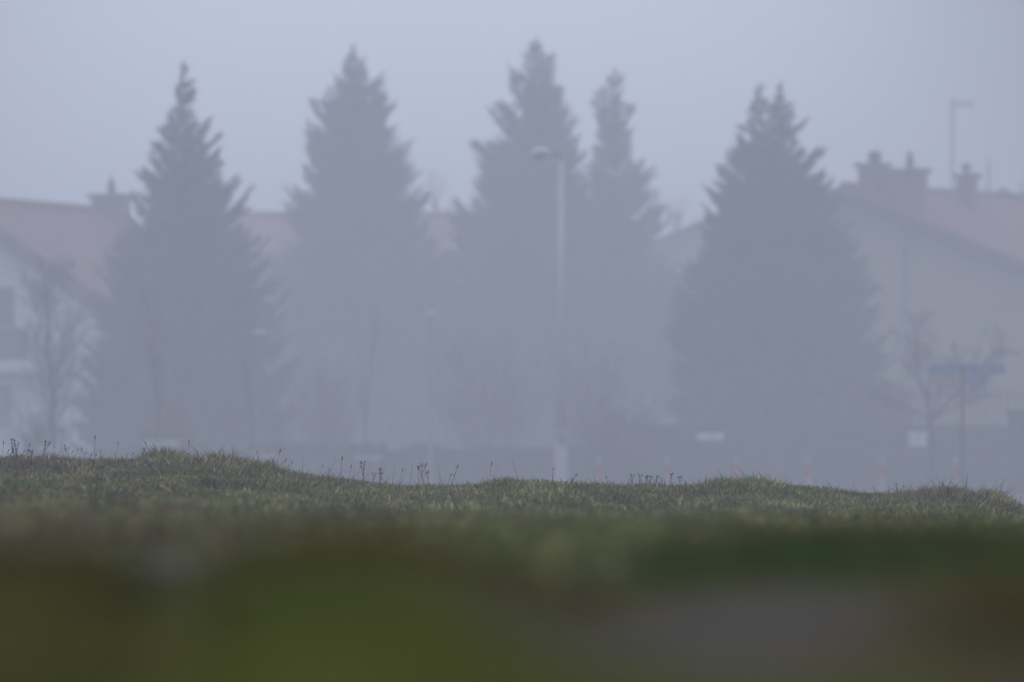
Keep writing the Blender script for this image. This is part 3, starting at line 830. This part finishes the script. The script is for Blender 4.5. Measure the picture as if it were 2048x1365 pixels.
def bare_tree(name, label, cat, px, d, h, rad, seed, kids, spread, upw, bark, limbs=None, group=None, lean=(0,0), clear=0.0, wob=0.12, kr=0.3):
    rr = random.Random(seed)
    x = X(px, d)
    root = empty(name, (x, d, 0)); tag(root, label, cat, group)
    out = []
    if limbs is None:
        branching(rr, (0,0,0), (lean[0],lean[1],1), h, rad, 0, out, len(kids), kids, spread, upw, wob=wob, kr=kr)
        t0 = [o_ for o_ in out if o_[2] == 0]; rest = [o_ for o_ in out if o_[2] > 0 and o_[0][0].z > clear]
    else:
        t0 = []
        zf = limbs[0]
        t0.append(([Vector((0,0,-.1)), Vector((0.02,0,zf*.5)), Vector((0,0,zf))], [rad, rad*.85, rad*.8], 0))
        for (dx, dy, dz, ln, rf) in limbs[1]:
            branching(rr, (0,0,zf-.05), (dx,dy,dz), ln, rad*rf, 1, out, len(kids)+1, [0]+kids, spread, upw, wob=wob)
        rest = out
    t = MB()
    for pts, rad_, lv in t0: t.tube([pts[0]-Vector((0,0,.1))]+pts[1:], rad_, 8)
    t.build("trunk", bark, root)
    c = MB()
    for pts, rad_, lv in rest: c.tube(pts, [max(q_, 0.004) for q_ in rad_], 5 if lv < 2 else 3, caps=False)
    c.build("crown", bark, root)
    return root

bare_tree("bare_tree", "young bare tree with upswept twigs against the white house", "tree", 108, 126, 5.1, 0.070, 11, [38,9,5], 0.74, 0.42, M['bark2'], group="young street trees", clear=1.5, kr=0.40)
bare_tree("bare_tree", "young bare tree in front of the slender spruce, faint reddish bush at its foot", "tree", 328, 128, 4.9, 0.06, 12, [18,6,3], 0.45, 0.55, M['bark'], group="young street trees", clear=1.7)
bare_tree("bare_tree", "thin bare sapling beside the shorter park lamp", "tree", 508, 127, 3.4, 0.04, 13, [12,4], 0.45, 0.5, M['bark2'], group="young street trees", clear=1.5)
bare_tree("bare_tree", "thin pale bare sapling in front of the broad tall spruce", "tree", 735, 129, 4.2, 0.035, 14, [14,4], 0.42, 0.5, M['twig_tan'], group="young street trees", clear=1.6)
bare_tree("bare_tree", "forked bare tree with spreading twigs in front of the cream house", "tree", 1862, 132, 3.3, 0.105, 15, [13,8,5], 0.72, 0.30, M['bark2'],
          limbs=(Zp(838,132), [(-.42,.1,1,2.4,.55),(.62,-.2,.85,2.5,.55),(.25,.35,1,1.7,.36),(-.2,-.3,1,1.7,.32),(.9,.2,.6,1.9,.3),(-.95,.1,.55,1.6,.28)]), wob=0.2)
bare_tree("bare_tree", "faint far bare tree in the fog left of the tallest spruce", "tree", 918, 235, 11.6, 0.22, 16, [22,10,6], 0.6, 0.3, M['bark'], clear=3)
bare_tree("bare_tree", "faint far bare tree in the fog above the pink gable", "tree", 1368, 240, 11.2, 0.22, 17, [22,10,6], 0.65, 0.3, M['bark'], clear=3)
bare_tree("bare_tree", "faint far bare tree in the fog right of the ragged spruce", "tree", 1305, 243, 11.9, 0.2, 18, [22,10,6], 0.5, 0.3, M['bark'], clear=3)

def bush(label, px, d, w, h, seed, m_, n=26):
    rr = random.Random(seed)
    root = empty("bare_bush", (X(px, d), d, 0)); tag(root, label, "bush", "leafless bushes by the fence")
    out = []
    for i in range(n):
        a = rr.uniform(0, 6.28); q_ = rr.uniform(0, .25)*w
        dr = Vector((math.cos(a)*rr.uniform(.1,.7)*w/h, math.sin(a)*rr.uniform(.1,.7)*w/h, 1))
        branching(rr, (math.cos(a)*q_, math.sin(a)*q_, -.05), dr, h*rr.uniform(.75,1.05), 0.018, 1, out, 3, [0,7,5], 0.5, 0.3)
    low = MB(); top = MB()
    for pts, rad_, lv in out: (low if lv == 1 else top).tube(pts, [max(q_, .005) for q_ in rad_], 4 if lv == 1 else 3, caps=False)
    low.build("stems", m_, root); top.build("twigs", m_, root)
    return root
bush("grey leafless bush at the foot of the young tree by the white house", 75, 127, 0.75, 2.05, 21, M['bark2'], 20)
bush("reddish leafless bush in front of the slender spruce", 345, 131, 0.7, 2.1, 22, M['twig_red'], 26)
bush("tall tan leafless bush left of the street lamp", 985, 146, 2.3, 3.9, 23, M['twig_tan'], 30)
bush("pale leafless bush just right of the street lamp", 1185, 147, 1.3, 3.6, 24, M['twig_tan'], 28)
bush("low tan leafless bush between the two park lamps", 660, 146, 1.3, 3.3, 25, M['twig_tan'], 28)
bush("scrubby leafless bush between the twin-topped spruce and the forked tree", 1775, 141, 1.0, 3.1, 26, M['twig_tan'], 26)

bush("dark leafless bush at the end of the board fence below the ragged spruce", 1238, 139.3, 1.2, 2.3, 27, M['bark2'], 40)

def leaf_box(name, label, cat, x0, x1, y0, y1, z1, n, m_, seed):
    rr = np.random.RandomState(seed)
    root = empty(name, ((x0+x1)/2, (y0+y1)/2, 0)); tag(root, label, cat)
    hx, hy = (x1-x0)/2, (y1-y0)/2
    f = rr.rand(n)
    px_ = rr.uniform(-hx, hx, n); top = z1*(0.9+0.2*vnoise((px_+hx)*1.3, px_*0+3.3, 2))
    pz_ = np.where(f < .3, top - rr.rand(n)*.15, rr.rand(n)*top)
    py_ = np.where(f < .3, rr.uniform(-hy, hy, n), np.where(rr.rand(n) < .7, -hy, hy)*(1-.25*rr.rand(n)))
    c = np.stack([px_, py_, pz_], 1)
    a = rr.randn(n,3); a /= np.linalg.norm(a,axis=1)[:,None]; b = np.cross(a, rr.randn(n,3)); b /= np.linalg.norm(b,axis=1)[:,None]
    s_ = rr.uniform(.04,.075,n)[:,None]
    VV = np.stack([c-a*s_, c+b*s_*.6, c+a*s_, c-b*s_*.6], 1).reshape(-1,3)
    np_mesh("foliage", VV, np.arange(n*4), np.arange(n)*4, m_, root)
    st = MB()
    xx = -hx+.2
    while xx < hx:
        st.tube([(xx,0,-.05),(xx+.05,0,z1*.5),(xx-.05,.05,z1*.85)], [.025,.018,.008], 5); xx += .45
    st.build("stems", M['bark'], root)
    return root
leaf_box("hedge", "long dark evergreen hedge running below the spruces", "hedge", X(190,143), X(1255,143), 142.4, 143.4, 1.25, 36000, M['hedge'], 31)

# ------------------------------------------------------------------ fences and the right-hand corner
FD = 140
fr = empty("board_fence", (X(1262,FD), FD, 0)); tag(fr, "solid grey board fence carrying the white plaques", "fence")
x_end = X(2160,FD) - X(1262,FD); ztop = Zp(850,FD)
m = MB(); xx = 0.0; r = random.Random(8)
while xx < x_end:
    m.box(xx, xx+.118, 0, .022, .05, ztop-r.uniform(0,.02)); xx += .122
m.build("boards", M['fence'], fr)
k = 0
xx = 0.0
while xx < x_end+.1:
    q = MB(); q.box(xx-.05, xx+.05, .03, .13, -.3, ztop+.06); q.build("post", M['dark'], fr); xx += 2.0
q = MB(); q.box(0, x_end, .024, .029, ztop-.35, ztop-.25); q.box(0, x_end, .024, .029, .3, .4); q.build("rail", M['dark'], fr)

PD_ = 145
pf = empty("picket_fence", (X(1790,PD_), PD_, 0)); tag(pf, "tall open picket fence rising behind the board fence by the cream house", "fence")
x_end = X(2170,PD_)-X(1790,PD_); zt = Zp(772,PD_)
m = MB(); xx = 0
while xx < x_end:
    m.box(xx, xx+.06, 0, .02, .1, zt+r.uniform(-.03,.03)); xx += .19
m.build("pickets", M['picket'], pf)
q = MB(); q.box(0, x_end, .023, .07, zt-.3, zt-.22); q.box(0, x_end, .023, .07, .5, .58); q.build("rails", M['picket'], pf)

gp = empty("gate_pillar", (X(2052,136), 136, 0)); tag(gp, "thick dark gate pillar at the end of the board fence", "pillar")
w2 = 37*S*136
q = MB(); q.box(-w2, w2, -.25, .25, -.2, Zp(826,136)); q.build("shaft", M['fence'], gp)
q = MB(); q.box(-w2-.05, w2+.05, -.30, .30, Zp(826,136)+.002, Zp(819,136)); q.build("coping", M['dark'], gp)

def plaque(name, label, px0, px1, py0, py1, strokes):
    d = FD-.03
    cx = (px0+px1)/2
    root = empty(name, (X(cx,d), d, Zp(py1,d))); tag(root, label, "sign")
    w = (px1-px0)/2*S*d; h = (py1-py0)*S*d
    m = MB(); m.box(-w, w, -.012, .012, 0, h); m.build("board", M['white'], root)
    m = MB()
    for (a_, b_, c2, e2) in strokes: m.box(-w+2*w*a_, -w+2*w*b_, -.017, -.0125, h*c2, h*e2)
    m.build("lettering", M['grey'], root)
wr_ = [(0.12,0.17,.25,.75),(0.30,0.33,.25,.75),(0.36,0.42,.25,.4),(0.45,0.49,.25,.75),(0.53,0.60,.3,.7),(0.64,0.68,.25,.75),(0.72,0.76,.25,.75),(0.82,0.87,.3,.7)]
plaque("fence_sign", "narrow white plaque with grey lettering on the board fence", 1395, 1446, 867, 880, wr_)
plaque("fence_sign", "squarish white notice with lines of text on the board fence", 1818, 1853, 865, 892,
       [(.12,.36,.74,.82),(.44,.86,.74,.82),(.12,.66,.56,.63),(.72,.86,.56,.63),(.12,.44,.40,.46),(.50,.86,.40,.46),(.12,.70,.22,.28)])

# street name signs
d = 119
sp_ = empty("street_sign", (X(1925,d), d, 0)); tag(sp_, "dark post carrying three blue street name plates", "sign post")
q = MB(); q.tube([(0,0,-.2),(0,0,Zp(728,d))], .04, 10); q.build("post", M['dark'], sp_)
for (x0, x1, y0, y1, rz, txt) in [(1856,1922,731,748,-.22,(1880,1898)), (1929,2010,730,748,.18,(1958,1980)), (1929,1975,751,768,-.3,(1942,1958))]:
    w = (x1-x0)*S*d; h = (y1-y0)*S*d; z0 = Zp(y1,d); xo = (x0-1925)*S*d
    m = MB(); m.box(xo, xo+w, -.012, .012, z0, z0+h); pl = m.build("name_plate", M['blue'], sp_)
    m = MB(); ta, tb = (txt[0]-1925)*S*d, (txt[1]-1925)*S*d
    k = ta
    while k < tb: m.box(k, k+.012, -.0165, -.0125, z0+h*.32, z0+h*.68); k += .032
    m.build("lettering", M['pale'], pl)

# street lamp
d = 115
sl = empty("street_lamp", (X(1122,d), d, 0)); tag(sl, "tall pale concrete street lamp with a short arm and a shallow head", "street lamp")
q = MB(); q.tube([(0,0,-.2),(0,0,Zp(896,d)),(0,0,Zp(888,d))], [.135,.13,.10], 14); q.build("base", M['pole'], sl, smooth=False)
q = MB(); zt = Zp(322,d); q.tube([(0,0,Zp(889,d)),(0,0,zt*.6),(0,0,zt)], [.095,.08,.055], 14); q.build("pole", M['pole'], sl, smooth=True)
pts = [(0,0,zt-.1),(-.02,0,zt+.06),(-.10,0,zt+.15),(-.24,0,zt+.17)]
q = MB(); q.tube(pts, .03, 8); q.build("arm", M['grey'], sl, smooth=True)
q = MB()
q.tube([(-.20,0,zt+.165),(-.30,0,zt+.185),(-.45,0,zt+.18),(-.56,0,zt+.14),(-.62,0,zt+.09)], [.04,.085,.10,.085,.03], 12); hd = q.build("lamp_head", M['lamp'], sl, smooth=True)
q = MB(); q.tube([(-.33,0,zt+.10),(-.45,0,zt+.095),(-.56,0,zt+.06)], [.04,.065,.03], 10); q.build("lamp_glass", M['grey'], hd, smooth=True)
q = MB(); a0 = -2.2; vs = []
for k in range(7):
    an_ = a0+k*.21
    vs.append((.137*math.cos(an_), .137*math.sin(an_), Zp(898,d))); vs.append((.137*math.cos(an_), .137*math.sin(an_), Zp(888,d)))
q.add(vs, [(2*k, 2*k+2, 2*k+3, 2*k+1) for k in range(6)])
q.add([(x_*.975, y_*.975, z_) for x_, y_, z_ in vs], [(2*k+1, 2*k+3, 2*k+2, 2*k) for k in range(6)])
q.build("sticker", M['pale'], sl)
q = MB(); q.tube([(0,0,Zp(868,d)),(0,0,Zp(863,d))], .102, 14); q.build("band", M['pole'], sl)

# park lamps
def park_lamp(label, px, py, d):
    root = empty("park_lamp", (X(px,d), d, 0)); tag(root, label, "lamp", "park lamps among the trees")
    z = Zp(py, d)
    q = MB(); q.tube([(0,0,-.1),(0,0,.5),(0,0,.52),(0,0,z)], [.075,.07,.045,.035], 10); q.build("post", M['grey'], root)
    q = MB(); q.lathe([(.04,0.002),(.19,.02),(.20,.05),(.14,.09),(.03,.12)], (.05,0,z), 16); q.build("lamp_head", M['pale'], root, smooth=True)
park_lamp("shorter park lamp with a flat white head in front of the slender spruce's skirt", 516, 671, 130)
park_lamp("taller park lamp with a flat white head right of the broad spruce", 860, 634, 141)

# tree stakes with a pale board
def stakes(label, px, py_bar, py_board, d, wpx, bpx, bh):
    root = empty("tree_stakes", (X(px,d), d, 0)); tag(root, label, "tree stakes", "stakes round the young trees")
    w = wpx/2*S*d; zb = Zp(py_bar,d); zw = Zp(py_board,d)
    for (sx, sy) in [(-1,-.25),(1,-.25),(0,.45)]:
        q = MB(); q.tube([(sx*w*.82,sy,-.2),(sx*w*.8,sy,zb+.08)], .035, 8); q.build("stake", M['wood'], root)
    q = MB(); q.box(-w, w, -.32, -.29, zb-.045, zb+.045); q.build("crossbar", M['wood'], root)
    b2 = bpx/2*S*d
    q = MB(); q.box(-b2, b2, -.325, -.29, zw-bh, zw+bh); q.build("board", M['pale'], root)
stakes("tree stakes with a pale board by the white house", 100, 862, 897, 126, 70, 46, .05)
stakes("tree stakes with a wide pale board at the foot of the second young tree", 326, 869, 889, 128, 88, 72, .10)
stakes("tree stakes with a pale board beside the shorter park lamp", 534, 894, 914, 127, 80, 56, .045)
stakes("tree stakes with a bright board at the foot of the pale sapling", 737, 893, 916, 129, 76, 56, .045)

# bollards along the kerb
d = 113.0
def bollard():
    root = empty("bollard", (0,0,0))
    zt = Zp(926,d)
    q = MB(); q.lathe([(.045,0.0),(.045,zt-.03),(.036,zt-.008),(.012,zt)], (0,0,0), 12); q.build("post", M['pale'], root, smooth=False)
    q = MB(); q.lathe([(.0475,zt-.40),(.0475,zt-.15)], (0,0,0), 12); q.build("red_band", M['red'], root)
    q = MB(); q.lathe([(.12,0.0),(.12,.02),(.07,.04)], (0,0,0), 12); q.build("foot", M['dark'], root)
    return root
b0 = bollard()
names = ["red and white bollard just right of the street lamp", "red and white bollard behind the small yarrow heads", "red and white bollard behind the hump, below the narrow plaque",
         "red and white bollard right of the grass hump, below the double spruce's skirt", "red and white bollard left of the square notice", "red and white bollard in line with the street sign post"]
names[3] = "red and white bollard right of the grass hump, below the twin-topped spruce"
for i, px in enumerate([1198,1334,1473,1615,1764,1912]):
    o = b0 if i == 0 else copy_tree(b0)
    o.location = (X(px,d), d, .12)
    tag(o, names[i], "bollard", "bollards along the kerb")

# ------------------------------------------------------------------ the fog
m_h = bpy.data.materials.new("fog"); m_h.use_nodes = True
nt = m_h.node_tree; nt.nodes.clear()
ou = nt.nodes.new("ShaderNodeOutputMaterial"); vo = nt.nodes.new("ShaderNodeVolumePrincipled")
vo.inputs["Color"].default_value = (0.915, 0.93, 0.99, 1)
vo.inputs["Density"].default_value = HAZE_DENSITY
vo.inputs["Density Attribute"].default_value = ""
vo.inputs["Anisotropy"].default_value = 0.0
nt.links.new(vo.outputs["Volume"], ou.inputs["Volume"])
q = MB(); q.box(-400, 400, -60, 700, -1.3, 15.5)
hz = q.build("haze", m_h); tag(hz, "pale blue fog filling the air between the bank and the houses", "fog", kind='stuff')
